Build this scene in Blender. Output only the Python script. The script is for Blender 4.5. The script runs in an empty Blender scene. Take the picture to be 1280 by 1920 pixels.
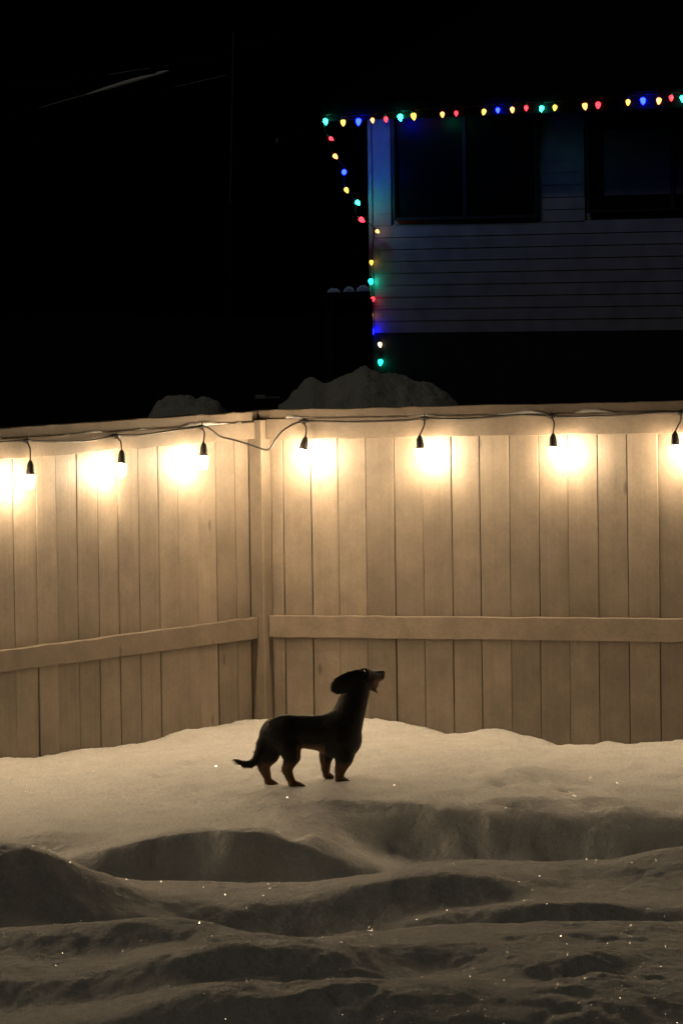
import bpy, math, random
import numpy as np
from mathutils import Vector, Matrix

random.seed(7)
rng = np.random.default_rng(11)
scene = bpy.context.scene
C = scene.collection

# ------------------------------------------------------------------ camera
W0, H0, F = 1280.0, 1920.0, 9000.0            # photo size and focal length in photo pixels (long tele crop)
CAM = Vector((0.0, 0.0, 1.78))                # metres above the snow at the fence corner
PITCH = math.atan((960 - 566) / F)
ROLL = 0.014
fwd = Vector((0, math.cos(PITCH), -math.sin(PITCH)))
up0 = Vector((0, math.sin(PITCH), math.cos(PITCH)))
r0 = Vector((1, 0, 0))
right = r0 * math.cos(ROLL) - up0 * math.sin(ROLL)
up = up0 * math.cos(ROLL) + r0 * math.sin(ROLL)
cam = bpy.data.cameras.new('camera')
cam.sensor_fit = 'HORIZONTAL'; cam.sensor_width = 36.0; cam.lens = 36.0 * F / W0
cam.clip_start = 0.1; cam.clip_end = 2000
cam_ob = bpy.data.objects.new('camera', cam); C.objects.link(cam_ob)
M = Matrix((right, up, -fwd)).transposed().to_4x4(); M.translation = CAM
cam_ob.matrix_world = M
scene.camera = cam_ob

# ------------------------------------------------------------------ night sky, faint added fill light, exposure
world = bpy.data.worlds.new('World'); scene.world = world; world.use_nodes = True
wn = world.node_tree
bg = wn.nodes['Background']
sky = wn.nodes.new('ShaderNodeTexSky'); sky.sky_type = 'NISHITA'; sky.sun_disc = False
FILL_EL, FILL_AZ = math.radians(58), math.radians(236)     # high on the left, behind the camera
sky.sun_elevation = math.radians(-6); sky.sun_rotation = FILL_AZ
wn.links.new(sky.outputs[0], bg.inputs[0]); bg.inputs[1].default_value = 0.004
sun = bpy.data.lights.new('dim_fill', 'SUN'); sun.energy = 0.085; sun.angle = math.radians(3); sun.color = (1.0, 0.89, 0.68)  # unseen fill added to lift the heaps and the dark snow faces
sun_ob = bpy.data.objects.new('dim_fill', sun); C.objects.link(sun_ob)
sd = Vector((math.sin(FILL_AZ) * math.cos(FILL_EL), math.cos(FILL_AZ) * math.cos(FILL_EL), math.sin(FILL_EL)))
sun_ob.rotation_euler = sd.to_track_quat('Z', 'Y').to_euler()
scene.view_settings.view_transform = 'Standard'; scene.view_settings.look = 'None'
scene.view_settings.exposure = 0.22; scene.view_settings.gamma = 1.0
scene.view_settings.use_curve_mapping = False
scene.cycles.use_denoising = True
scene.cycles.use_adaptive_sampling = False
scene.cycles.max_bounces = 7; scene.cycles.diffuse_bounces = 4
scene.cycles.sample_clamp_indirect = 4.0

BULB_L = 440.0         # radiance of the warm filament bulbs
WARM = (1.0, 0.738, 0.445)

# ------------------------------------------------------------------ helpers
def ray(px, py):
    return (fwd * F + right * (px - W0 / 2) - up * (py - H0 / 2)) / F
def at_depth(px, py, Y):
    d = ray(px, py); return CAM + d * (Y / d.y)
def at_plane(px, py, p0, n):
    d = ray(px, py); return CAM + d * ((p0 - CAM).dot(n) / d.dot(n))
def project(P):
    d = Vector(P) - CAM; k = F / d.dot(fwd)
    return W0 / 2 + d.dot(right) * k, H0 / 2 - d.dot(up) * k

def mesh_obj(name, verts, faces, mat, parent=None, smooth=False):
    me = bpy.data.meshes.new(name)
    off = parent_world(parent) if parent is not None else Vector((0, 0, 0))
    V = np.asarray(verts, dtype=float).reshape(-1, 3) - np.array(off)
    me.from_pydata(V.tolist(), [], [list(map(int, f)) for f in faces])
    if smooth: me.polygons.foreach_set('use_smooth', [True] * len(me.polygons))
    me.update()
    ob = bpy.data.objects.new(name, me); C.objects.link(ob)
    if mat: me.materials.append(mat)
    if parent is not None:
        ob.parent = parent; ob.location = (0, 0, 0)
    return ob
def parent_world(p):
    v = Vector((0, 0, 0))
    while p is not None:
        v += p.location; p = p.parent
    return v
def thing(name, label, cat, loc, group=None):
    o = bpy.data.objects.new(name, None); C.objects.link(o); o.location = loc
    o.empty_display_size = 0.1
    o['label'] = label; o['category'] = cat
    if group: o['group'] = group
    return o
def tag(o, label, cat):
    o['label'] = label; o['category'] = cat; return o

class MB:
    def __init__(s): s.v = []; s.f = []
    def add(s, v, f):
        n = len(s.v); s.v += [tuple(x) for x in v]; s.f += [[i + n for i in q] for q in f]; return s
    def box(s, o, ax, ay, az):          # o corner, three edge vectors
        o, ax, ay, az = map(Vector, (o, ax, ay, az))
        v = [o, o+ax, o+ax+ay, o+ay, o+az, o+ax+az, o+ax+ay+az, o+ay+az]
        f = [[0,3,2,1],[4,5,6,7],[0,1,5,4],[1,2,6,5],[2,3,7,6],[3,0,4,7]]
        if ax.cross(ay).dot(az) < 0: f = [q[::-1] for q in f]
        return s.add(v, f)
    def tube(s, pts, rad, n=8, caps=True):
        pts = [Vector(p) for p in pts]
        rads = rad if hasattr(rad, '__len__') else [rad] * len(pts)
        rings = []; prev = None
        for i, p in enumerate(pts):
            t = (pts[min(i+1, len(pts)-1)] - pts[max(i-1, 0)]).normalized()
            if prev is None:
                a = t.orthogonal().normalized()
            else:
                a = (prev - t * prev.dot(t)).normalized()
            prev = a; b = t.cross(a)
            rings.append([p + (a * math.cos(2*math.pi*k/n) + b * math.sin(2*math.pi*k/n)) * rads[i] for k in range(n)])
        v = [q for r in rings for q in r]; f = []
        for i in range(len(pts)-1):
            for k in range(n):
                f.append([i*n+k, i*n+(k+1)%n, (i+1)*n+(k+1)%n, (i+1)*n+k])
        if caps:
            f.append(list(range(n))[::-1]); f.append([(len(pts)-1)*n+k for k in range(n)])
        return s.add(v, f)
    def build(s, name, mat, parent=None, smooth=False):
        return mesh_obj(name, s.v, s.f, mat, parent, smooth)

def smooth_path(pts, n=6):
    """Catmull-Rom through points"""
    P = [Vector(p) for p in pts]; out = []
    for i in range(len(P)-1):
        p0, p1, p2, p3 = P[max(i-1,0)], P[i], P[i+1], P[min(i+2,len(P)-1)]
        for k in range(n):
            t = k/n
            out.append(0.5*((2*p1)+(p2-p0)*t+(2*p0-5*p1+4*p2-p3)*t*t+(3*p1-p0-3*p2+p3)*t**3))
    out.append(P[-1]); return out

# value noise -------------------------------------------------------
def vnoise(x, y, seed=0):
    g = np.random.default_rng(seed).random((257, 257))
    xi = np.floor(x).astype(int); yi = np.floor(y).astype(int)
    fx = x - xi; fy = y - yi
    fx = fx*fx*fx*(fx*(fx*6-15)+10); fy = fy*fy*fy*(fy*(fy*6-15)+10)
    a = g[xi % 256, yi % 256]; b = g[(xi+1) % 256, yi % 256]
    c = g[xi % 256, (yi+1) % 256]; d = g[(xi+1) % 256, (yi+1) % 256]
    return ((a*(1-fx)+b*fx)*(1-fy) + (c*(1-fx)+d*fx)*fy)*2-1
def fbm(x, y, o, seed=0, gain=0.5):
    s = 0; amp = 1
    for k in range(o):
        s = s + amp*vnoise(x*2**k + 17.3*k, y*2**k - 9.1*k, seed+k); amp *= gain
    return s

# ------------------------------------------------------------------ materials
def mat_new(name):
    m = bpy.data.materials.new(name); m.use_nodes = True
    nt = m.node_tree; b = nt.nodes['Principled BSDF']
    return m, nt, b
def node(nt, t, **kw):
    n = nt.nodes.new(t)
    for k, v in kw.items(): setattr(n, k, v)
    return n
def plain(name, col, rough=0.7, metal=0.0, noise=0.0, scale=20.0, bump=0.0):
    m, nt, b = mat_new(name)
    b.inputs['Base Color'].default_value = (*col, 1); b.inputs['Roughness'].default_value = rough
    b.inputs['Metallic'].default_value = metal
    if noise > 0 or bump > 0:
        tc = node(nt, 'ShaderNodeTexCoord'); nz = node(nt, 'ShaderNodeTexNoise')
        nz.inputs['Scale'].default_value = scale; nz.inputs['Detail'].default_value = 6
        nt.links.new(tc.outputs['Object'], nz.inputs['Vector'])
        if noise > 0:
            r = node(nt, 'ShaderNodeValToRGB')
            r.color_ramp.elements[0].position = 0.3; r.color_ramp.elements[1].position = 0.7
            r.color_ramp.elements[0].color = (*[c*(1-noise) for c in col], 1)
            r.color_ramp.elements[1].color = (*[min(1, c*(1+noise)) for c in col], 1)
            nt.links.new(nz.outputs['Fac'], r.inputs[0]); nt.links.new(r.outputs[0], b.inputs['Base Color'])
        if bump > 0:
            bp = node(nt, 'ShaderNodeBump'); bp.inputs['Distance'].default_value = bump; bp.inputs['Strength'].default_value = 1
            nt.links.new(nz.outputs['Fac'], bp.inputs['Height']); nt.links.new(bp.outputs[0], b.inputs['Normal'])
    return m
def emit(name, col, strength):
    m, nt, b = mat_new(name)
    b.inputs['Base Color'].default_value = (*[c*0.6 for c in col], 1)
    b.inputs['Roughness'].default_value = 0.2
    b.inputs['Emission Color'].default_value = (*col, 1); b.inputs['Emission Strength'].default_value = strength
    return m

def painted_wood(name, col, horizontal=None):
    """old painted timber: streaks along the grain, blotches, small knots, fine relief"""
    m, nt, b = mat_new(name); L = nt.links.new
    tc = node(nt, 'ShaderNodeTexCoord'); oi = node(nt, 'ShaderNodeObjectInfo')
    off = node(nt, 'ShaderNodeVectorMath', operation='MULTIPLY_ADD')
    cmb = node(nt, 'ShaderNodeCombineXYZ')
    for i in range(3): L(oi.outputs['Random'], cmb.inputs[i])
    off.inputs[1].default_value = (37, 53, 71); L(cmb.outputs[0], off.inputs[0]); L(tc.outputs['Object'], off.inputs[2])
    vec = off.outputs[0]
    mp = node(nt, 'ShaderNodeMapping')
    if horizontal is not None:
        mp.inputs['Rotation'].default_value = (0, 0, horizontal)
        mp.inputs['Scale'].default_value = (1.5, 60, 60)
    else:
        mp.inputs['Scale'].default_value = (60, 60, 1.3)
    L(vec, mp.inputs['Vector'])
    grain = node(nt, 'ShaderNodeTexNoise'); grain.inputs['Scale'].default_value = 1; grain.inputs['Detail'].default_value = 8
    grain.inputs['Roughness'].default_value = 0.65; grain.inputs['Distortion'].default_value = 0.6
    L(mp.outputs[0], grain.inputs['Vector'])
    blot = node(nt, 'ShaderNodeTexNoise'); blot.inputs['Scale'].default_value = 5.5; blot.inputs['Detail'].default_value = 7
    blot.inputs['Roughness'].default_value = 0.6; L(vec, blot.inputs['Vector'])
    # knots: sparse voronoi cells stretched along the board
    mk = node(nt, 'ShaderNodeMapping'); mk.inputs['Scale'].default_value = (11, 11, 4.5); L(vec, mk.inputs['Vector'])
    vor = node(nt, 'ShaderNodeTexVoronoi'); vor.inputs['Scale'].default_value = 1.0; vor.inputs['Randomness'].default_value = 1
    L(mk.outputs[0], vor.inputs['Vector'])
    kr = node(nt, 'ShaderNodeMapRange'); kr.inputs['From Min'].default_value = 0.05; kr.inputs['From Max'].default_value = 0.16
    kr.inputs['To Min'].default_value = 0.5; kr.inputs['To Max'].default_value = 1.0
    L(vor.outputs['Distance'], kr.inputs['Value'])
    sepc = node(nt, 'ShaderNodeSeparateColor'); L(vor.outputs['Color'], sepc.inputs[0])
    gt = node(nt, 'ShaderNodeMath', operation='GREATER_THAN'); gt.inputs[1].default_value = 0.72; L(sepc.outputs[0], gt.inputs[0])
    kmix = node(nt, 'ShaderNodeMix'); kmix.inputs['A'].default_value = 1.0
    L(gt.outputs[0], kmix.inputs['Factor']); L(kr.outputs[0], kmix.inputs['B'])
    # value multiplier
    gr = node(nt, 'ShaderNodeMapRange'); gr.inputs['From Min'].default_value = 0.25; gr.inputs['From Max'].default_value = 0.75
    gr.inputs['To Min'].default_value = 0.88; gr.inputs['To Max'].default_value = 1.08; L(grain.outputs['Fac'], gr.inputs['Value'])
    br = node(nt, 'ShaderNodeMapRange'); br.inputs['From Min'].default_value = 0.3; br.inputs['From Max'].default_value = 0.7
    br.inputs['To Min'].default_value = 0.70; br.inputs['To Max'].default_value = 1.1; L(blot.outputs['Fac'], br.inputs['Value'])
    rr = node(nt, 'ShaderNodeMapRange'); rr.inputs['To Min'].default_value = 0.80; rr.inputs['To Max'].default_value = 1.12
    L(oi.outputs['Random'], rr.inputs['Value'])
    m1 = node(nt, 'ShaderNodeMath', operation='MULTIPLY'); L(gr.outputs[0], m1.inputs[0]); L(br.outputs[0], m1.inputs[1])
    m2 = node(nt, 'ShaderNodeMath', operation='MULTIPLY'); L(m1.outputs[0], m2.inputs[0]); L(rr.outputs[0], m2.inputs[1])
    m3a = node(nt, 'ShaderNodeMath', operation='MULTIPLY'); L(m2.outputs[0], m3a.inputs[0]); L(kmix.outputs[0], m3a.inputs[1])
    spk = node(nt, 'ShaderNodeTexNoise'); spk.inputs['Scale'].default_value = 75; spk.inputs['Detail'].default_value = 5; spk.inputs['Roughness'].default_value = 0.75; L(vec, spk.inputs['Vector'])
    spr = node(nt, 'ShaderNodeMapRange'); spr.inputs['From Min'].default_value = 0.3; spr.inputs['From Max'].default_value = 0.7
    spr.inputs['To Min'].default_value = 0.86; spr.inputs['To Max'].default_value = 1.08; L(spk.outputs['Fac'], spr.inputs['Value'])
    m3 = node(nt, 'ShaderNodeMath', operation='MULTIPLY'); L(m3a.outputs[0], m3.inputs[0]); L(spr.outputs[0], m3.inputs[1])
    vm = node(nt, 'ShaderNodeVectorMath', operation='SCALE'); vm.inputs[0].default_value = col
    L(m3.outputs[0], vm.inputs['Scale']); L(vm.outputs[0], b.inputs['Base Color'])
    b.inputs['Roughness'].default_value = 0.62
    fine = node(nt, 'ShaderNodeTexNoise'); fine.inputs['Scale'].default_value = 140; fine.inputs['Detail'].default_value = 3; L(vec, fine.inputs['Vector'])
    add = node(nt, 'ShaderNodeMath', operation='MULTIPLY_ADD'); add.inputs[1].default_value = 0.5
    L(fine.outputs['Fac'], add.inputs[0]); L(grain.outputs['Fac'], add.inputs[2])
    bp = node(nt, 'ShaderNodeBump'); bp.inputs['Distance'].default_value = 0.0016; bp.inputs['Strength'].default_value = 0.8
    L(add.outputs[0], bp.inputs['Height']); L(bp.outputs[0], b.inputs['Normal'])
    return m

def snow_mat(name, col=(0.90, 0.89, 0.875), bump=0.015):
    m, nt, b = mat_new(name); L = nt.links.new
    tc = node(nt, 'ShaderNodeTexCoord')
    n1 = node(nt, 'ShaderNodeTexNoise'); n1.inputs['Scale'].default_value = 34; n1.inputs['Detail'].default_value = 8; n1.inputs['Roughness'].default_value = 0.65
    n2 = node(nt, 'ShaderNodeTexNoise'); n2.inputs['Scale'].default_value = 7; n2.inputs['Detail'].default_value = 5
    mpn = node(nt, 'ShaderNodeMapping'); mpn.inputs['Scale'].default_value = (1.0, 0.8, 1.0); L(tc.outputs['Object'], mpn.inputs['Vector']); L(mpn.outputs[0], n1.inputs['Vector']); L(tc.outputs['Object'], n2.inputs['Vector'])
    r = node(nt, 'ShaderNodeValToRGB'); r.color_ramp.elements[0].position = 0.3; r.color_ramp.elements[1].position = 0.65
    r.color_ramp.elements[0].color = (*[c*0.88 for c in col], 1); r.color_ramp.elements[1].color = (*col, 1)
    L(n2.outputs['Fac'], r.inputs[0])
    # granular crust: coarse grains, wind-drawn along the yard
    mg = node(nt, 'ShaderNodeMapping'); mg.inputs['Scale'].default_value = (1.0, 0.16, 1.0); L(tc.outputs['Object'], mg.inputs['Vector'])
    gn = node(nt, 'ShaderNodeTexNoise'); gn.inputs['Scale'].default_value = 120; gn.inputs['Detail'].default_value = 4; gn.inputs['Roughness'].default_value = 0.75
    L(mg.outputs[0], gn.inputs['Vector'])
    gm = node(nt, 'ShaderNodeMapRange'); gm.inputs['From Min'].default_value = 0.3; gm.inputs['From Max'].default_value = 0.7
    gm.inputs['To Min'].default_value = 0.80; gm.inputs['To Max'].default_value = 1.08; L(gn.outputs['Fac'], gm.inputs['Value'])
    sc_ = node(nt, 'ShaderNodeVectorMath', operation='SCALE'); L(r.outputs[0], sc_.inputs[0]); L(gm.outputs[0], sc_.inputs['Scale']); L(sc_.outputs[0], b.inputs['Base Color'])
    b.inputs['Roughness'].default_value = 0.62; b.inputs['Specular IOR Level'].default_value = 0.9
    bp = node(nt, 'ShaderNodeBump'); bp.inputs['Distance'].default_value = bump; bp.inputs['Strength'].default_value = 1
    L(n1.outputs['Fac'], bp.inputs['Height']); L(bp.outputs[0], b.inputs['Normal'])
    return m

ALPHA = math.radians(33.4)
M_plank = painted_wood('painted_plank', (0.262, 0.215, 0.170))
M_rail_r = painted_wood('painted_rail_right', (0.245, 0.197, 0.152), horizontal=ALPHA)
M_rail_l = painted_wood('painted_rail_left', (0.245, 0.197, 0.152), horizontal=ALPHA - math.pi/2)
M_post = painted_wood('painted_post', (0.19, 0.155, 0.12))
M_snow = snow_mat('snow')
M_pile = snow_mat('old_snow', (0.90, 0.93, 0.86), 0.03)
M_cable = plain('black_rubber', (0.012, 0.011, 0.010), 0.55)
M_socket = plain('socket_black', (0.02, 0.018, 0.016), 0.4)
M_bulb = emit('warm_bulb', WARM, BULB_L)
M_asphalt = plain('dark_ground', (0.010, 0.010, 0.010), 0.9, noise=0.4, scale=3)

# ------------------------------------------------------------------ fence geometry
DC = 20.5
corner = at_depth(490, 1346, DC); corner.z = 0
dR = Vector((math.cos(ALPHA), -math.sin(ALPHA), 0)); nR = Vector((-math.sin(ALPHA), -math.cos(ALPHA), 0))
dL = Vector((-math.sin(ALPHA), -math.cos(ALPHA), 0)); nL = Vector((math.cos(ALPHA), -math.sin(ALPHA), 0))

def ip(tab, x):
    return float(np.interp(x, [t[0] for t in tab], [t[1] for t in tab]))

# fence lines in the photo (px): top edge, board/rail line, rail underside, middle rail
TOP_L = [(-2400, 964.7), (-400, 830), (0, 803), (490, 770)];  TOP_R = [(490, 769), (1280, 751), (1700, 741), (4500, 677)]
RT_L = [(-2400, 984.7), (-400, 850), (0, 823), (380, 798), (490, 790)]; RT_R = [(490, 786), (1280, 770), (1700, 761), (4500, 698)]
RB_L = [(-2400, 1073.4), (-400, 902), (0, 863), (490, 821)];  RB_R = [(490, 824), (800, 819), (1280, 812), (1700, 806), (4500, 764)]
MT_L = [(-2400, 1532), (-400, 1271), (0, 1221), (490, 1157)]; MT_R = [(490, 1154), (1280, 1160), (1700, 1163), (4500, 1184)]
MB_L = [(-2400, 1580), (-400, 1315), (0, 1262), (490, 1197)]; MB_R = [(490, 1195), (1280, 1204), (1700, 1208), (4500, 1240)]
BASE_L = [(-2400,1760),(-400,1478),(-200,1445),(0,1422),(70,1420),(150,1405),(190,1403),(270,1393),(310,1380),(345,1368),(380,1365),(420,1357),(450,1353),(490,1347)]
BASE_R = [(490,1347),(600,1342),(690,1345),(740,1352),(800,1366),(845,1377),(905,1370),(935,1366),(975,1375),(1015,1388),(1050,1398),(1090,1398),(1150,1392),(1180,1397),(1240,1390),(1280,1388),(1400,1384),(1700,1380),(4500,1500)]

def side(s):
    return (dR, nR) if s == 'R' else (dL, nL)
def s_of(s, px, py, off=0.0):
    d, n = side(s); P = at_plane(px, py, corner + n*off, n); return (P - corner - n*off).dot(d), P.z
def px_of(s, t, z, off=0.0):
    d, n = side(s); P = corner + d*t + n*off; P.z = z; return project(P)
def z_line(s, t, tab, off=0.0):
    """height on the fence plane at run-length t where the photo shows the given line"""
    z = 0.5
    for _ in range(4):
        x, _y = px_of(s, t, z, off); y = ip(tab, x); z = s_of(s, x, y, off)[1]
    return z

PT = 0.019   # plank thickness (front face is the fence plane, off = 0)
def make_plank(parent, s, t0, t1, ztop, zbot, mat, name='plank'):
    d, n = side(s); nz = 14
    push = random.uniform(-0.0025, 0.0025); twist = random.uniform(-0.0025, 0.0025)
    g0, g1 = [random.choice((0.0005, 0.0008, 0.0012, 0.002)) for _ in range(2)]
    ch = 0.0016; v = []; f = []
    ph = random.uniform(0, 6.28)
    for i in range(nz+1):
        k = i/nz; z = zbot + (ztop-zbot)*k
        j0 = abs(random.gauss(0, 0.0005)); j1 = -abs(random.gauss(0, 0.0005))
        bow = 0.002*math.sin(ph + 3*k)
        a = t0 + g0 + j0; b = t1 - g1 + j1
        fo0 = push + twist*(k-.5) + bow; fo1 = push - twist*(k-.5) + bow
        prof = [(a, -PT), (a, fo0-ch), (a+ch, fo0), ((a+b)/2, (fo0+fo1)/2 + 0.0008), (b-ch, fo1), (b, fo1-ch), (b, -PT)]
        for (tt, oo) in prof:
            p = corner + d*tt + n*oo; v.append((p.x, p.y, z))
    m = 7
    for i in range(nz):
        for k in range(m):
            k2 = (k+1) % m
            q = [i*m+k, i*m+k2, (i+1)*m+k2, (i+1)*m+k]
            f.append(q if s == 'L' else q[::-1])
    cap0 = list(range(m)); cap1 = [nz*m+k for k in range(m)]
    if s == 'L': f += [cap0[::-1], cap1]
    else: f += [cap0, cap1[::-1]]
    return mesh_obj(name, v, f, mat, parent)

def beam(parent, name, s, t0, t1, top, bot, off0, off1, mat, n=40, rough=0.0012):
    """horizontal timber from run t0 to t1 between two photo lines, from off0 to off1 in front of the planks"""
    d, nn = side(s); v = []; f = []; ch = 0.003
    for i in range(n+1):
        t = t0 + (t1-t0)*i/n
        zt = z_line(s, t, top, off1) + random.gauss(0, rough); zb = z_line(s, t, bot, off1) + random.gauss(0, rough)
        o1 = off1 + random.gauss(0, rough*.5)
        prof = [(off0, zb), (o1-ch, zb), (o1, zb+ch), (o1, zt-ch), (o1-ch, zt), (off0, zt)]
        for (oo, z) in prof:
            p = corner + d*t + nn*oo; v.append((p.x, p.y, z))
    m = 6
    for i in range(n):
        for k in range(m):
            k2 = (k+1) % m; q = [i*m+k, i*m+k2, (i+1)*m+k2, (i+1)*m+k]
            f.append(q if s == 'R' else q[::-1])
    c0 = list(range(m)); c1 = [n*m+k for k in range(m)]
    f += ([c0[::-1], c1] if s == 'R' else [c0, c1[::-1]])
    return mesh_obj(name, v, f, mat, parent)

def snow_strip(parent, s, t0, t1, line, off0, off1, h, seed, gap=0.35):
    """thin broken ribbon of frozen snow lying on a rail's upper edge"""
    d, nn = side(s); n = int((t1-t0)/0.012); ts = np.linspace(t0, t1, n)
    hh = h*(np.clip(fbm(ts*6, ts*0+seed, 4, seed)*1.1 + gap, 0.06, 1.4))
    v = []; f = []
    for t, q in zip(ts, hh):
        z = z_line(s, t, line, off1) - 0.001
        for (oo, zz) in ((off0, z), (off1-0.002, z), (off1-0.003, z+q*.6), ((off0+off1)/2, z+q), (off0, z+q)):
            p = corner + d*t + nn*oo; v.append((p.x, p.y, zz))
    for i in range(n-1):
        for k in range(4):
            q = [i*5+k, i*5+k+1, (i+1)*5+k+1, (i+1)*5+k]; f.append(q if s == 'R' else q[::-1])
    return mesh_obj('snow_crust', v, f, M_snow, parent, smooth=True)

fence_r = thing('wooden_fence', 'beige plank fence running right from the corner behind the dog', 'fence', corner + dR*1.0)
fence_l = thing('wooden_fence', 'beige plank fence running left from the corner post', 'fence', corner + dL*1.0)

# plank joints measured in the photo near y = 870
JR = [513, 530, 581.5, 632.5, 685, 738, 791.5, 845, 898, 954, 1009, 1064, 1119, 1175.5, 1233]
JL = [497, 468.5, 440.5, 405, 370, 332, 295, 258, 220, 182, 143.5, 103.5, 66.5, 24]
tR = [s_of('R', x, 870)[0] for x in JR]; tL = [s_of('L', x, 870)[0] for x in JL]
tR[0] = 0.0; tL[0] = 0.0; FEND = 6.6
while tR[-1] < FEND: tR.append(tR[-1] + 0.14 + random.uniform(-.002, .002))
while tL[-1] < FEND: tL.append(tL[-1] + 0.14 + random.uniform(-.002, .002))
for a, b in zip(tR[:-1], tR[1:]):
    m = (a+b)/2; make_plank(fence_r, 'R', a, b, z_line('R', m, RT_R) + 0.02, -0.5, M_plank)
for a, b in zip(tL[:-1], tL[1:]):
    m = (a+b)/2; make_plank(fence_l, 'L', a, b, z_line('L', m, RT_L) + 0.02, -0.5, M_plank)
RAIL = 0.038; TB = 0.022
POST = 0.070
for s, fo, TOP, RT, RB, MT, MBt, mt in (('R', fence_r, TOP_R, RT_R, RB_R, MT_R, MB_R, M_rail_r), ('L', fence_l, TOP_L, RT_L, RB_L, MT_L, MB_L, M_rail_l)):
    e0 = POST + 0.002
    ends = [(TB+0.003) if s == 'L' else -0.015, 2.45, 5.2, FEND]
    for k in range(3):
        beam(fo, 'top_board', s, ends[k]+.0015, ends[k+1]-.0015, TOP, RT, -PT-0.02, TB, mt)
    for k in range(3):
        st = e0 if k == 0 else ends[k]
        beam(fo, 'top_rail', s, st+.0015, ends[k+1]-.0015, RT, RB, 0.0035, RAIL, mt)
        beam(fo, 'middle_rail', s, st+.0015, ends[k+1]-.0015, MT, MBt, 0.0035, RAIL, mt)
    snow_strip(fo, s, e0+.1, FEND, RT, TB, RAIL, 0.011, 3 if s == 'R' else 8)
# corner post, standing in the angle in front of both plank faces
pz = z_line('R', POST/2, RT_R, POST) - 0.004
def post_mesh():
    v = []; f = []; n = 18; ch = 0.004
    for i in range(n+1):
        z = -0.5 + (pz+0.5)*i/n; j = lambda: random.gauss(0, .0006)
        prof = [(0.003,0.003),(POST-ch,0.003),(POST,0.003+ch),(POST,POST-ch),(POST-ch,POST),(ch,POST),(0.003,POST-ch)]
        for (a, b) in prof:
            p = corner + dR*(a+j()) + nR*(b+j()); v.append((p.x, p.y, z))
    m = 7
    for i in range(n):
        for k in range(m): f.append([i*m+k, i*m+(k+1)%m, (i+1)*m+(k+1)%m, (i+1)*m+k][::-1])
    f.append([n*m+k for k in range(m)][::-1])
    return v, f
v, f = post_mesh()
mesh_obj('corner_post', v, f, M_post, fence_r)

# small lath strip beside the post on the right run, seen in the photo
# ------------------------------------------------------------------ snow in the yard
def pchip(xk, yk, xq):
    """monotone cubic along axis 0; xk,yk: (K,N) arrays with increasing xk; xq: (Q,) -> (Q,N)"""
    K, N = xk.shape
    h = xk[1:]-xk[:-1]; dl = (yk[1:]-yk[:-1])/h
    m = np.zeros_like(yk)
    for i in range(1, K-1):
        s = dl[i-1]*dl[i]
        hm = 3*(h[i-1]+h[i])/((2*h[i]+h[i-1])/np.where(dl[i-1] == 0, 1e-9, dl[i-1]) + (h[i]+2*h[i-1])/np.where(dl[i] == 0, 1e-9, dl[i]))
        m[i] = np.where(s > 0, hm, 0)
    m[0] = dl[0]; m[-1] = dl[-1]
    out = np.zeros((len(xq), N))
    for i in range(K-1):
        t = (xq[:, None]-xk[i][None])/h[i][None]
        sel = (t >= 0) & (t <= 1) if i else (t <= 1)
        if i == K-2: sel = sel | (t > 1)
        tc = np.clip(t, 0, 1)
        val = yk[i]*(2*tc**3-3*tc**2+1)+h[i]*m[i]*(tc**3-2*tc**2+tc)+yk[i+1]*(-2*tc**3+3*tc**2)+h[i]*m[i+1]*(tc**3-tc**2)
        out = np.where(sel, val, out)
    return out

UX = np.linspace(-900, 2180, 309)             # columns, labelled by their photo x
def line(tab):
    l = np.interp(UX, [t[0] for t in tab], [t[1] for t in tab])
    k = np.exp(-0.5*(np.arange(-6, 7)/2.2)**2); k /= k.sum()
    return np.convolve(np.pad(l, 6, mode='edge'), k, mode='valid')
def zy(ytab, Ytab):
    """section line: photo height -> metres, at the given depth"""
    Y = line(Ytab) if isinstance(Ytab, list) else np.full_like(UX, float(Ytab))
    y = line(ytab)
    y = y + ROLL*(UX-640)                      # undo the camera roll
    return Y, CAM.z - (y-566)*Y/F
def zc(z, Ytab):
    Y = line(Ytab) if isinstance(Ytab, list) else np.full_like(UX, float(Ytab))
    return Y, (line(z) if isinstance(z, list) else np.full_like(UX, float(z)))
S = []
S.append(zc(-0.30, 2.0))
S.append(zc(-0.20, 11.6))
S.append(zc([(0,-.22),(200,-.18),(350,-.10),(640,-.05),(1280,-.06)], 11.95))
S.append(zy([(-300,1960),(0,1955),(150,1930),(300,1876),(420,1852),(500,1850),(640,1838),(740,1838),(840,1842),(930,1856),(1050,1840),(1130,1830),(1200,1846),(1280,1856)], [(0,12.2),(300,12.4),(640,12.5),(900,12.4),(1100,12.55),(1280,12.45)]))
S.append(zc([(0,-.10),(200,-.075),(320,-.03),(600,-.03),(700,-.05),(900,-.02),(1000,-.05),(1280,-.04)], 12.76))
# F: last lit edge before the dark foreground face
S.append(zy([(-300,1840),(0,1838),(100,1832),(200,1816),(270,1800),(330,1788),(400,1780),(520,1777),(600,1786),(680,1800),(740,1822),(820,1826),(900,1815),(1000,1796),(1060,1800),(1130,1800),(1200,1815),(1280,1812)], 13.0))
S.append(zc([(0,-.035),(180,-.03),(300,-.015),(500,0.0),(900,.0),(1280,-.02)], 13.28))
# E: long crest
S.append(zy([(-300,1745),(0,1742),(150,1735),(220,1727),(270,1721),(330,1722),(400,1736),(450,1752),(500,1762),(560,1766),(620,1758),(700,1745),(800,1738),(1000,1735),(1120,1727),(1200,1725),(1280,1731)], 13.65))
S.append(zc([(0,-.03),(160,-.04),(250,-.08),(400,-.20),(560,-.22),(660,-.16),(760,-.07),(900,-.05),(1100,-.07),(1280,-.05)], 13.92))
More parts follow.
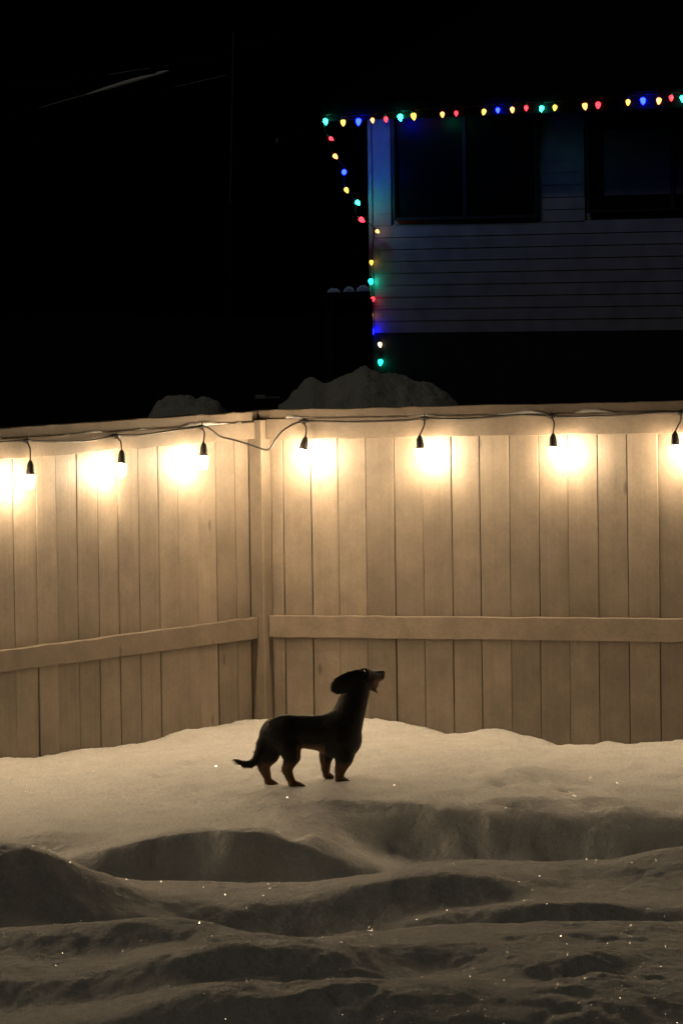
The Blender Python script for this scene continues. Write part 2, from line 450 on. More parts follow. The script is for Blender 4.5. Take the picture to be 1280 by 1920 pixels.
# D2: low ridge on the right
S.append(zy([(-300,1715),(0,1718),(130,1742),(250,1755),(400,1790),(560,1800),(660,1770),(760,1725),(860,1711),(960,1694),(1060,1690),(1150,1698),(1280,1704)], 14.12))
S.append(zy([(-300,1638),(0,1645),(130,1690),(250,1722),(330,1740),(400,1755),(560,1752),(660,1735),(760,1708),(860,1699),(960,1688),(1060,1683),(1150,1688),(1280,1690)], 14.30))
# D: mound on the left, dark brow in the middle
S.append(zy([(-300,1580),(-100,1578),(0,1586),(60,1592),(130,1620),(200,1655),(260,1682),(330,1692),(420,1696),(560,1688),(640,1666),(700,1651),(780,1639),(860,1636),(940,1645),(1000,1657),(1060,1668),(1200,1666),(1280,1660)], 14.55))
# C: bank edge behind which the trough lies hidden
S.append(zy([(-300,1620),(0,1618),(90,1606),(180,1646),(280,1657),(400,1663),(560,1661),(640,1650),(700,1645),(780,1632),(860,1622),(1000,1618),(1100,1616),(1150,1612),(1200,1600),(1280,1590)], 15.0))
S.append(zc([(0,-.05),(90,-.08),(250,-.22),(700,-.22),(1280,-.22)], 15.30))
S.append(zc([(0,-.03),(90,-.06),(250,-.24),(520,-.24),(640,-.22),(760,-.22),(1280,-.22)], 15.80))
# B2: nearer ridge on the left, dying out to the right
S.append(zy([(-300,1625),(0,1620),(90,1614),(180,1594),(280,1571),(380,1562),(440,1559),(520,1566),(600,1600),(660,1617),(720,1640),(800,1668),(900,1670),(1280,1670)], 16.02))
S.append(zy([(-300,1612),(0,1608),(90,1606),(180,1585),(280,1562),(380,1553),(440,1550),(510,1555),(560,1572),(600,1589),(660,1606),(720,1630),(800,1660),(900,1665),(1280,1665)], 16.10))
S.append(zc([(0,-.012),(400,-.012),(500,-.04),(600,-.09),(720,-.20),(1280,-.22)], 16.45))
S.append(zc([(0,-.01),(420,-.01),(520,-.03),(600,-.07),(680,-.13),(780,-.20),(1280,-.22)], 16.84))
# B1: edge of the trampled flat
B1 = [(-300,1512),(0,1512),(400,1508),(520,1500),(600,1500),(690,1502),(780,1508),(860,1509),(950,1500),(1010,1496),(1070,1502),(1110,1492),(1160,1500),(1210,1512),(1280,1517)]
S.append(zc([(0,-.004),(420,-.004),(520,-.012),(640,-.03),(720,-.045),(1000,-.04),(1110,-.03),(1200,-.055),(1280,-.06)], 17.07))
S.append(zy(B1, 17.15))
S.append(zc([(0,-.004),(500,-.004),(600,.0),(1280,-.008)], 17.45))
S.append(zc([(0,0),(450,0),(560,.012),(700,.0),(1280,0)], 17.75))
S.append(zc(0.0, 18.3))
S.append(zc(0.0, 21.5))
Yk = np.array([a for a, b in S]); Zk = np.array([b for a, b in S])

def spaced(segs):
    out = []
    for a, b, st in segs: out += list(np.arange(a, b, st))
    out.append(segs[-1][1]); return np.array(out)
gX = spaced([(-9, -2.4, .15), (-2.4, -1.45, .03), (-1.45, 1.45, 0.0085), (1.45, 2.6, .03), (2.6, 9, .15)])
gY = spaced([(1.5, 11.6, .2), (11.6, 12.2, .03), (12.2, 17.0, 0.011), (17.0, 20.9, 0.0125)])
XX, YY = np.meshgrid(gX, gY)
prof = pchip(Yk, Zk, gY)                       # rows gY, columns UX
WX = XX + 0.014*fbm(XX*5, YY*4, 3, 88); WY = YY + 0.05*fbm(XX*3.5, YY*2.5, 3, 93)*np.clip((17.9-YY)/0.5, 0, 1)
UU = np.clip(WX/WY*F + 640, UX[0], UX[-1]-1e-6)
ui = (UU-UX[0])/(UX[1]-UX[0]); i0 = np.floor(ui).astype(int); i0 = np.clip(i0, 0, len(UX)-2); fu = ui-i0
jy = np.clip(np.interp(WY, gY, np.arange(len(gY))), 0, len(gY)-1.0001); j0 = np.floor(jy).astype(int); fj = jy-j0
P0_ = prof[j0, i0]*(1-fu)+prof[j0, i0+1]*fu; P1_ = prof[j0+1, i0]*(1-fu)+prof[j0+1, i0+1]*fu
ZZ = P0_*(1-fj)+P1_*fj
# bumps on the lit flat
def bump(px, py, h, sx, sy, flat=1.0):
    global ZZ
    P = at_depth(px, py, 17.7); d = ray(px, py); P = CAM + d*((0-CAM.z)/d.z)
    ZZ = ZZ + h*np.exp(-0.5*(((XX-P.x)/sx)**2 + ((YY-P.y)/sy)**2))
bump(1000, 1452, 0.030, 0.07, 0.12); bump(1040, 1456, 0.014, 0.08, 0.10); bump(930, 1462, 0.012, 0.06, 0.2)
bump(250, 1440, 0.02, 0.3, 0.4); bump(860, 1410, 0.02, 0.22, .3)
bump(1180, 1450, -0.015, 0.10, .12); bump(1230, 1462, -0.012, 0.07, .1); bump(360, 1500, -.012, .2, .25)
bump(545, 1553, -0.06, 0.035, 0.10); bump(600, 1548, 0.03, 0.07, .12); bump(910, 1525, -.03, .05, .12); bump(1040, 1512, -.03, .04, .10)
bump(1110, 1560, .03, .08, .15); bump(980, 1565, .03, .1, .12)
# settle the heaps: old snow slumps into rounded shapes, more so in front
def blur(Z, sy, sx):
    for axis, sg in ((0, sy), (1, sx)):
        r = int(3*sg); k = np.exp(-0.5*(np.arange(-r, r+1)/sg)**2); k /= k.sum()
        pad = [(0, 0), (0, 0)]; pad[axis] = (r, r); Zp = np.pad(Z, pad, mode='edge'); out = np.zeros_like(Z)
        for i, w in enumerate(k):
            sl = [slice(None), slice(None)]; sl[axis] = slice(i, i+Z.shape[axis]); out += w*Zp[tuple(sl)]
        Z = out
    return Z
wb = 1/(1+np.exp((YY-13.85)*8)); ZZ = ZZ*(1-wb) + blur(ZZ, 5.0, 4.0)*wb
# natural roughness, stronger on the near heaps
near = 1/(1+np.exp((YY-13.6)*3.0)); flat = 1/(1+np.exp(-(YY-17.2)*6))
ZZ = ZZ + fbm(XX*2.2, YY*1.6, 3, 20)*0.007
ZZ = ZZ + fbm(XX*9, YY*5, 3, 31)*0.0030*(1+0.1*near+0.6*flat)
ZZ = ZZ + fbm(XX*30, YY*17, 3, 41)*0.0013*(1+0.3*near+0.5*flat)
rough = np.clip(np.exp(-((UU-560)/190)**2)+np.exp(-((UU-1150)/150)**2)+0.12, 0, 1)
rid = 1-np.abs(fbm((XX+0.25*YY)*6.5, (YY-0.5*XX)*4.0, 3, 101)); ZZ = ZZ + (rid-0.6)*0.012*near*rough
lump = np.clip(fbm(XX*6, YY*5, 3, 57)-0.15, 0, 1); ZZ = ZZ + lump*0.012*near*rough
pits = np.clip(fbm(XX*11, YY*7, 2, 66)-0.62, 0, 1); ZZ = ZZ - pits*0.012*(0.3+near*rough)
for _ in range(46):
    bump(random.uniform(-40, 1320), random.uniform(1412, 1476), -random.uniform(0.010, 0.022), random.uniform(.016, .03), random.uniform(.03, .08))
for _ in range(30):
    bump(random.uniform(-40, 1320), random.uniform(1400, 1482), random.uniform(0.004, 0.012), random.uniform(.02, .07), random.uniform(.03, .10))
# meet the measured snow line along both fence runs
Pf = np.stack([XX-corner.x, YY-corner.y], -1)
ttR = Pf @ np.array(dR[:2]); ooR = Pf @ np.array(nR[:2]); ttL = Pf @ np.array(dL[:2]); ooL = Pf @ np.array(nL[:2])
tg = np.linspace(-0.3, 6, 240)
zR = np.array([z_line('R', t, BASE_R) for t in tg]); zL = np.array([z_line('L', t, BASE_L) for t in tg])
hR = np.interp(ttR, tg, zR); hL = np.interp(ttL, tg, zL)
wR = np.exp(-np.clip(ooR, 0, 9)**2/(2*0.28**2)); wL = np.exp(-np.clip(ooL, 0, 9)**2/(2*0.28**2))
wsum = np.maximum(wR+wL, 1e-9); wm = np.maximum(wR, wL)
small = fbm(XX*14, YY*14, 3, 77)*0.006
ZZ = ZZ*(1-wm) + wm*((hR*wR+hL*wL)/wsum + small)

# dog's feet: the snow meets the paws (photo position, lateral offset)
DY = 17.7
PAWS = [((420+885/4., 1230+956/4.), -0.032), ((420+788/4., 1230+931/4.), 0.036), ((420+553/4., 1230+986/4.), -0.034), ((420+357/4., 1230+980/4.), 0.03)]
def dogp(cx, cy, w=0.0):
    P = at_depth(420+cx/4.0, 1230+cy/4.0, DY); P.y += w; return P
num = np.zeros_like(ZZ); den = np.zeros_like(ZZ)+0.06
for (p, w) in PAWS:
    P = at_depth(p[0], p[1], DY); P.y += w
    ix = int(np.argmin(abs(gX-P.x))); iy = int(np.argmin(abs(gY-P.y)))
    dz = P.z + 0.004 - ZZ[iy, ix]
    g = np.exp(-0.5*(((XX-P.x)/0.05)**2 + ((YY-P.y+0.06)/np.where(YY<P.y-.06, .22, .07))**2))
    num += g*dz; den += g
den2 = np.where(den > 0, den, 1)
ZZ = ZZ + num/den2
def snow_z(x, y):
    ix = int(np.argmin(abs(gX-x))); iy = int(np.argmin(abs(gY-y))); return ZZ[iy, ix]

keep = (ooR > -0.09) & (ooL > -0.09)
ny, nx = XX.shape
idx = np.arange(nx*ny).reshape(ny, nx)
fk = keep[:-1, :-1] & keep[1:, :-1] & keep[:-1, 1:] & keep[1:, 1:]
quads = np.stack([idx[:-1, :-1], idx[:-1, 1:], idx[1:, 1:], idx[1:, :-1]], -1)[fk]
used = np.unique(quads); remap = -np.ones(nx*ny, int); remap[used] = np.arange(len(used))
VV = np.stack([XX.ravel(), YY.ravel(), ZZ.ravel()], -1)[used]
me = bpy.data.meshes.new('snow_ground')
q = remap[quads]
me.vertices.add(len(VV)); me.vertices.foreach_set('co', VV.ravel())
me.loops.add(q.size); me.loops.foreach_set('vertex_index', q.ravel())
me.polygons.add(len(q)); me.polygons.foreach_set('loop_start', np.arange(0, q.size, 4)); me.polygons.foreach_set('loop_total', np.full(len(q), 4))
me.polygons.foreach_set('use_smooth', np.ones(len(q), bool)); me.update(); me.validate()
me.materials.append(M_snow)
snow_ob = bpy.data.objects.new('snow_ground', me); C.objects.link(snow_ob); snow_ob['kind'] = 'structure'
snow_ob['label'] = 'trampled snow heaped in ridges across the yard'

# the dark ground beyond, out to the horizon
g = mesh_obj('ground', [(-600, -300, -.55), (600, -300, -.55), (600, 900, -.55), (-600, 900, -.55)], [[0, 1, 2, 3]], M_asphalt)
g['kind'] = 'structure'

# ------------------------------------------------------------------ string of warm bulbs
def lathe(profile, c, axis=Vector((0, 0, 1)), n=12):
    axis = axis.normalized(); a = axis.orthogonal().normalized(); b = axis.cross(a)
    v = []; f = []
    for (r, h) in profile:
        for k in range(n):
            t = 2*math.pi*k/n; v.append(c + axis*h + (a*math.cos(t)+b*math.sin(t))*max(r, 1e-5))
    for i in range(len(profile)-1):
        for k in range(n): f.append([i*n+k, i*n+(k+1)%n, (i+1)*n+(k+1)%n, (i+1)*n+k])
    f.append(list(range(n))[::-1]); f.append([(len(profile)-1)*n+k for k in range(n)])
    return v, f
lights = thing('string_light', 'black outdoor light string with glowing warm bulbs along the fence top rails', 'string light', corner + Vector((0, 0, 1.2)))
STAND = 0.094
KNOT = [(-290, 850, 'L', -285, 938), (-115, 838, 'L', -112, 920), (50, 826, 'L', 57, 900), (218, 817, 'L', 228, 879), (378, 800, 'L', 382, 864), (568, 790, 'R', 566, 852), (795, 784, 'R', 788, 851), (1033, 780, 'R', 1037, 848), (1276, 774, 'R', 1266, 845), (1500, 768, 'R', 1503, 842), (1740, 762, 'R', 1745, 836)]
for xx in (-480, -690): KNOT.append((xx, ip(RT_L, xx)+5, 'L', xx+4, ip(RT_L, xx)+5+66-xx*0.02))
for xx in (1990,): KNOT.append((xx, ip(RT_R, xx)+3, 'R', xx+4, ip(RT_R, xx)+3+70+(xx-1900)*0.01))
CABLE_L = [(-1000, 897), (-700, 876), (-500, 864), (-380, 860), (-290, 850), (-200, 848), (-115, 838), (-60, 836), (0, 829), (50, 826), (100, 828), (160, 827), (218, 817), (260, 816), (320, 808), (378, 800)]
CABLE_M = [(395, 805), (413, 818), (440, 825), (470, 834), (497, 843), (508, 839), (518, 822), (535, 804)]
CABLE_R = [(568, 790), (640, 791), (700, 790), (760, 788), (795, 784), (860, 786), (920, 782), (980, 777), (1033, 780), (1100, 781), (1180, 777), (1240, 773), (1276, 774), (1340, 776), (1430, 772), (1500, 768), (1620, 770), (1740, 762), (1850, 764), (2100, 757), (2500, 748)]
def rail_pt(s, px, py, off):
    d, n = side(s); return at_plane(px, py, corner + n*off, n)
pts = [rail_pt('L', x, y, RAIL+0.006) for x, y in CABLE_L]
pL = rail_pt('L', 378, 800, RAIL+0.006); pR = rail_pt('R', 568, 790, RAIL+0.006)
for x, y in CABLE_M:
    k = (x-378)/(568-378); Yd = pL.y*(1-k)+pR.y*k - 0.02*math.sin(math.pi*k)
    # stay in front of rails and post
    YL = rail_pt('L', x, y, RAIL+0.008).y; YR = rail_pt('R', x, y, POST+0.008 if x < 520 else RAIL+0.008).y
    pts.append(at_depth(x, y, min(Yd, YL if x < 488 else 99, YR if x > 488 else 99)))
pts += [rail_pt('R', x, y, RAIL+0.006) for x, y in CABLE_R]
cab = MB().tube(smooth_path(pts, 5), 0.0042, 6)
cab.build('cable', M_cable, lights, smooth=True)
BULB_PROF = [(0.011, 0.033), (0.0145, 0.024), (0.0175, 0.008), (0.0185, -0.006), (0.016, -0.020), (0.010, -0.031), (0.003, -0.037)]
SOCK_PROF = [(0.0178, -0.009), (0.0172, 0.004), (0.0155, 0.014), (0.0138, 0.030), (0.0095, 0.040), (0.005, 0.048)]
BULB_POS = []
for (kx, ky, s, bx, by) in KNOT:
    kp = rail_pt(s, kx, ky, RAIL+0.010)
    bp = rail_pt(s, bx, by, STAND); BULB_POS.append(bp)
    tilt = Vector((random.uniform(-.06, .06), random.uniform(-.06, .06), 1)).normalized()
    if bx == 566: tilt = Vector((0.22, 0, 1)).normalized()
    sb = bp + tilt*0.030
    v, f = lathe(SOCK_PROF, sb, tilt, 14)
    so = mesh_obj('socket', v, f, M_socket, lights, smooth=True)
    v, f = lathe(BULB_PROF[::-1], bp, tilt, 12)
    mesh_obj('bulb', v, f, M_bulb, so, smooth=True)
    top = sb + tilt*0.046
    mid = kp*0.5 + top*0.5 + Vector((0.008, -0.012, 0.004))
    MB().tube(smooth_path([kp, kp*.75+top*.25+Vector((.006, -.012, 0)), mid, top], 5), 0.0032, 6).build('drop_wire', M_cable, lights, True)
    # moulded tee / cable-tie knot on the main cable
    kn = MB(); dd = side(s)[0]
    kn.tube([kp - dd*0.022, kp - dd*0.012, kp + dd*0.012, kp + dd*0.022], [0.0045, 0.0085, 0.0085, 0.0045], 7)
    kn.tube([kp + Vector((0, 0, -.012)), kp + Vector((.002, -.003, .02))], [0.006, 0.0015], 5)
    kn.build('cable_tie', M_cable, lights, True)

# ------------------------------------------------------------------ the dachshund
def build_sdf(prims, lo, hi, h, k):
    ax = [np.arange(lo[i], hi[i]+h, h) for i in range(3)]
    X, Y, Z = np.meshgrid(*ax, indexing='ij')
    D = np.full(X.shape, 10.0)
    for (a, b, ra, rb, ky, kk) in prims:
        a = np.array(a); b = np.array(b); ab = b-a; L2 = max(ab@ab, 1e-12)
        m = max(ra, rb)+0.05
        sl = []
        for i in range(3):
            mm = m*(1.3 if i == 1 else 1)
            s0 = max(0, int((min(a[i], b[i])-mm-lo[i])/h)); s1 = min(len(ax[i]), int((max(a[i], b[i])+mm-lo[i])/h)+2)
            sl.append(slice(s0, s1))
        sl = tuple(sl)
        x = X[sl]-a[0]; y = (Y[sl]-a[1]); z = Z[sl]-a[2]
        t = np.clip((x*ab[0]+y*ab[1]+z*ab[2])/L2, 0, 1)
        qx = x-t*ab[0]; qy = (y-t*ab[1])/ky; qz = z-t*ab[2]
        d = (np.sqrt(qx*qx+qy*qy+qz*qz) - (ra+(rb-ra)*t))
        if ky < 1: d = d*np.where(True, max(ky, .5), 1)
        c = D[sl]; hh = np.clip(0.5+0.5*(c-d)/kk, 0, 1)
        D[sl] = c*(1-hh)+d*hh-kk*hh*(1-hh)
    return ax, D
def surface_nets(ax, D):
    nx, ny, nz = D.shape; ins = D < 0
    c = np.zeros((nx-1, ny-1, nz-1), int)
    for i in (0, 1):
        for j in (0, 1):
            for k in (0, 1): c += ins[i:nx-1+i, j:ny-1+j, k:nz-1+k]
    act = (c > 0) & (c < 8); vid = -np.ones(act.shape, int); cells = np.argwhere(act); vid[act] = np.arange(len(cells))
    acc = np.zeros((len(cells), 3)); cnt = np.zeros(len(cells))
    corners = [(i, j, k) for i in (0, 1) for j in (0, 1) for k in (0, 1)]
    for a in corners:
        for ax_i in range(3):
            if a[ax_i] == 1: continue
            b = list(a); b[ax_i] = 1
            pa = cells+np.array(a); pb = cells+np.array(b)
            da = D[pa[:, 0], pa[:, 1], pa[:, 2]]; db = D[pb[:, 0], pb[:, 1], pb[:, 2]]
            cr = (da < 0) != (db < 0); t = np.where(cr, da/np.where(cr, da-db, 1), 0)
            P = np.array(a)[None, :]*1.0 + t[:, None]*(np.array(b)-np.array(a))[None, :]
            acc[cr] += P[cr]; cnt[cr] += 1
    loc = cells + acc/cnt[:, None]
    h = ax[0][1]-ax[0][0]
    V = np.stack([ax[i][0]+loc[:, i]*h for i in range(3)], -1)
    Fs = []
    for d in range(3):
        e = (d+1) % 3; g = (d+2) % 3
        s0 = [slice(None)]*3; s1 = [slice(None)]*3; s0[d] = slice(0, -1); s1[d] = slice(1, None)
        a = ins[tuple(s0)]; b = ins[tuple(s1)]
        ed = np.argwhere(a != b)
        ok = (ed[:, e] > 0) & (ed[:, g] > 0) & (ed[:, e] < D.shape[e]-1) & (ed[:, g] < D.shape[g]-1); ed = ed[ok]
        sgn = a[ed[:, 0], ed[:, 1], ed[:, 2]]
        def cell(oe, og):
            q = ed.copy(); q[:, e] -= oe; q[:, g] -= og; return vid[q[:, 0], q[:, 1], q[:, 2]]
        Q = np.stack([cell(1, 1), cell(0, 1), cell(0, 0), cell(1, 0)], -1)
        Q[~sgn] = Q[~sgn][:, ::-1]; Fs.append(Q)
    return V, np.concatenate(Fs)

PXM = 4*F/DY     # crop pixels per metre at the dog
prims = []
def chain(pts, ky=1.0, kk=0.02):
    for p, q in zip(pts[:-1], pts[1:]):
        a = dogp(p[0], p[1], p[3]/PXM); b = dogp(q[0], q[1], q[3]/PXM)
        prims.append((tuple(a), tuple(b), p[2]/PXM, q[2]/PXM, ky, kk))
def solo(p, ky=1.0, kk=0.02): chain([p, (p[0]+1, p[1], p[2], p[3])], ky, kk)
# trunk: rump, waist, deep chest
chain([(398, 572, 116, 0), (470, 566, 116, 0), (600, 570, 114, 0), (720, 578, 124, 0), (850, 590, 148, 0), (880, 602, 146, 0)], 0.84, 0.02)
chain([(850, 640, 112, 0), (905, 650, 100, 0)], 0.8, 0.03)
# neck, throat and withers
chain([(850, 540, 125, 0), (918, 480, 114, 0), (948, 400, 102, 0), (970, 330, 93, 0), (994, 250, 86, 0), (1008, 200, 80, 0)], 0.84, 0.02)
# skull, brow, muzzle (turned a little away), jaw
chain([(1018, 180, 82, 0), (1045, 165, 70, 5)], 0.86, 0.015)
chain([(1060, 158, 56, 10), (1110, 170, 50, 34), (1168, 158, 37, 70)], 0.9, 0.012)
chain([(1150, 150, 33, 60), (1176, 138, 23, 76)], 0.9, 0.008)
chain([(1075, 215, 42, 14), (1120, 222, 26, 40), (1140, 228, 16, 52)], 0.9, 0.010)
chain([(1100, 236, 20, 30), (1128, 258, 10, 40), (1156, 287, 4.5, 52)], 1.0, 0.006)
# ears: near one flung back, far one mostly hidden behind it
chain([(1000, 135, 40, -60), (940, 170, 50, -78), (880, 210, 58, -84), (850, 228, 50, -84)], 0.30, 0.010)
chain([(1005, 140, 36, 60), (950, 180, 44, 78), (900, 215, 46, 84)], 0.30, 0.010)
# near fore leg and paw
chain([(890, 650, 84, -48), (905, 740, 58, -62), (898, 782, 46, -66), (872, 845, 31, -66), (862, 900, 28, -66)], 0.9, 0.02)
chain([(866, 918, 31, -66), (905, 934, 22, -67), (934, 940, 14, -68)], 1.15, 0.010)
# far fore leg
chain([(820, 660, 80, 50), (768, 745, 46, 64), (762, 790, 35, 70), (762, 850, 25, 74), (766, 895, 22, 74)], 0.9, 0.016)
chain([(770, 904, 25, 74), (798, 912, 17, 74), (816, 917, 11, 74)], 1.1, 0.008)
# near hind leg: thigh, stifle, hock, paw
chain([(455, 610, 108, -40), (492, 690, 76, -62), (512, 755, 50, -70), (486, 812, 31, -72), (470, 848, 26, -72), (494, 905, 20, -72), (514, 945, 23, -72)], 0.75, 0.016)
chain([(516, 954, 29, -72), (560, 964, 22, -73), (596, 970, 14, -74)], 1.15, 0.009)
# far hind leg
chain([(370, 600, 98, 30), (348, 690, 80, 44), (330, 755, 66, 54), (296, 815, 37, 60), (300, 850, 27, 62), (318, 900, 20, 62), (330, 938, 22, 62)], 0.72, 0.016)
chain([(334, 950, 26, 62), (366, 960, 18, 62), (394, 966, 11, 62)], 1.1, 0.008)
# tail
chain([(320, 590, 50, 0), (283, 660, 36, -2), (262, 730, 29, -6), (238, 785, 27, -10), (200, 812, 24, -14), (155, 812, 20, -18), (110, 793, 13, -22), (72, 772, 4, -26)], 1.0, 0.012)
PA = np.array([p[0] for p in prims]+[p[1] for p in prims])
lo = PA.min(0)-0.09; hi = PA.max(0)+0.09
ax, D = build_sdf(prims, lo, hi, 0.0034, 0.02)
DV, DF = surface_nets(ax, D)

def coat_material():
    """black coat, tan on legs, breeches, muzzle and chest (markings stored as an attribute)"""
    m, nt, b = mat_new('dog_coat'); L = nt.links.new
    at = node(nt, 'ShaderNodeAttribute'); at.attribute_name = 'tan'
    tc = node(nt, 'ShaderNodeTexCoord'); nz = node(nt, 'ShaderNodeTexNoise'); nz.inputs['Scale'].default_value = 90; nz.inputs['Detail'].default_value = 5
    L(tc.outputs['Object'], nz.inputs['Vector'])
    ad = node(nt, 'ShaderNodeMath', operation='MULTIPLY_ADD'); ad.inputs[1].default_value = 0.5; ad.inputs[2].default_value = -0.25
    L(nz.outputs['Fac'], ad.inputs[0])
    s = node(nt, 'ShaderNodeMath', operation='ADD', use_clamp=True); L(ad.outputs[0], s.inputs[0]); L(at.outputs['Fac'], s.inputs[1])
    r = node(nt, 'ShaderNodeValToRGB')
    r.color_ramp.elements[0].position = 0.25; r.color_ramp.elements[0].color = (0.010, 0.008, 0.007, 1)
    r.color_ramp.elements[1].position = 0.85; r.color_ramp.elements[1].color = (0.15, 0.078, 0.04, 1)
    L(s.outputs[0], r.inputs[0]); L(r.outputs[0], b.inputs['Base Color'])
    b.inputs['Roughness'].default_value = 0.5; b.inputs['Specular IOR Level'].default_value = 0.28
    bp = node(nt, 'ShaderNodeBump'); bp.inputs['Distance'].default_value = 0.003; L(nz.outputs['Fac'], bp.inputs['Height']); L(bp.outputs[0], b.inputs['Normal'])
    return m
M_coat = coat_material()
def tan_of(P):
    """markings by body place, in crop pixels around the dog"""
    d = P-np.array(CAM); k = F/(d@np.array(fwd))
    cx = ((W0/2+(d@np.array(right))*k)-420)*4; cy = ((H0/2-(d@np.array(up))*k)-1230)*4
    w = (P[:, 1]-DY)*PXM
    sm = lambda e0, e1, x: np.clip((x-e0)/(e1-e0), 0, 1)
    legs = sm(760, 830, cy)*np.where(cx > 270, 1, 0)
    inner = sm(10, 40, w)*sm(600, 720, cy)*(cx < 440)*(cx > 275)     # far thigh's inner side
    belly = sm(640, 690, cy)*(cx > 540)*(cx < 760)*0.8
    muz = sm(1100, 1130, cx)*sm(150, 190, cy)*(cy < 300)
    chest = sm(900, 960, cx)*sm(600, 660, cy)*(cy < 760)*0.25
    return np.clip(np.maximum.reduce([legs*0.75, inner*0.8, belly, muz*0.9, chest]), 0, 1)
droot = thing('dog', 'black and tan dachshund standing side-on in the snow with its head raised', 'dog', Vector((dogp(600, 960).x, DY, snow_z(dogp(600, 960).x, DY))))
body = mesh_obj('body', DV, DF, M_coat, droot, smooth=True)
ta = tan_of(DV); att = body.data.attributes.new('tan', 'FLOAT', 'POINT'); att.data.foreach_set('value', ta)
md = body.modifiers.new('soften', 'SMOOTH'); md.factor = 0.5; md.iterations = 2
# short coat: fine hairs lying back along the body
nf = 26000
fi = rng.integers(0, len(DF), nf)
q = DV[DF[fi]]; bc = rng.random((nf, 2)); P = q[:, 0]*(1-bc[:, :1])*(1-bc[:, 1:])+q[:, 1]*bc[:, :1]*(1-bc[:, 1:])+q[:, 2]*bc[:, :1]*bc[:, 1:]+q[:, 3]*(1-bc[:, :1])*bc[:, 1:]
N = np.cross(q[:, 2]-q[:, 0], q[:, 3]-q[:, 1]); N /= np.linalg.norm(N, axis=1)[:, None]+1e-12
flow = np.array([-0.8, 0, -0.45])[None]+rng.normal(0, 0.25, (nf, 3)); flow -= N*np.sum(flow*N, 1)[:, None]; flow /= np.linalg.norm(flow, axis=1)[:, None]+1e-9
cxy = (P[:, 0]-dogp(420, 900).x)*PXM+420
length = rng.uniform(0.006, 0.013, nf); length *= np.where(cxy < 260, 1.5, 1.0)
dirv = flow*0.9+N*rng.uniform(0.12, 0.5, (nf, 1)); dirv /= np.linalg.norm(dirv, axis=1)[:, None]
sidev = np.cross(dirv, N); sidev /= np.linalg.norm(sidev, axis=1)[:, None]+1e-9
P0 = P-N*0.001; tip = P0+dirv*length[:, None]
HV = np.stack([P0-sidev*0.0006, P0+sidev*0.0006, tip], 1).reshape(-1, 3); HF = np.arange(nf*3).reshape(-1, 3)
fur = mesh_obj('fur', HV, HF, M_coat, droot)
fur['kind'] = 'stuff'
a2 = fur.data.attributes.new('tan', 'FLOAT', 'POINT'); a2.data.foreach_set('value', np.repeat(tan_of(P), 3))
M_eye = plain('wet_eye', (0.01, 0.006, 0.004), 0.05)
M_nose = plain('nose_leather', (0.012, 0.010, 0.010), 0.35, noise=0.3, scale=200)
def ball(name, c, r, mat, parent, sx=1, sy=1, sz=1):
    prof = [(r*math.sin(math.pi*i/8), -r*math.cos(math.pi*i/8)) for i in range(9)]
    v, f = lathe(prof, Vector((0, 0, 0)), n=12)
    return mesh_obj(name, [(p[0]*sx+c.x, p[1]*sy+c.y, p[2]*sz+c.z) for p in v], f, mat, parent, True)
ball('eye', dogp(1046, 124, -54/PXM), 0.0075, M_eye, droot)
ball('eye', dogp(1076, 128, 58/PXM), 0.0065, M_eye, droot)
ball('nose', dogp(1190, 135, 80/PXM), 0.0105, M_nose, droot, 0.9, 1.1, 0.95)

# ------------------------------------------------------------------ ice crystals glinting on the snow
def crystals(n, size):
    # flat flakes each aimed to mirror some bulb towards the camera's surroundings
    xs = rng.uniform(-1.75, 1.75, n); ys = 12.0+(18.4-12.0)*rng.random(n)**1.9
    v = []; f = []
    for x, y in zip(xs, ys):
        o = Vector((x, y, 0))-corner
        if o.dot(nR) < 0.5 or o.dot(nL) < 0.5: continue
        if y > 15.8 and rng.random() < 0.75: continue
        c = Vector((x, y, snow_z(x, y)+0.004))
        L_ = (BULB_POS[int(rng.integers(0, len(BULB_POS)))]-c).normalized()
        view = CAM + Vector((rng.normal(0, 0.35), rng.normal(0, 0.5), rng.normal(0, 0.12)))
        nrm = (L_ + (view-c).normalized()).normalized()
        a = nrm.orthogonal().normalized(); b = nrm.cross(a); s = size*(0.45+0.9*rng.random()**2)
        k = len(v)
        v += [c+a*s, c+b*s*.8, c-a*s*.9, c-b*s*.75]; f.append([k, k+1, k+2, k+3])
    m = plain('ice_crystal', (0.92, 0.93, 0.95), 0.22, 0.8)
    o = mesh_obj('ice_crystals', v, f, m); o['kind'] = 'stuff'; o['label'] = 'tiny glinting ice crystals scattered over the snow'; o['category'] = 'ice'
crystals(2400, 0.0027)

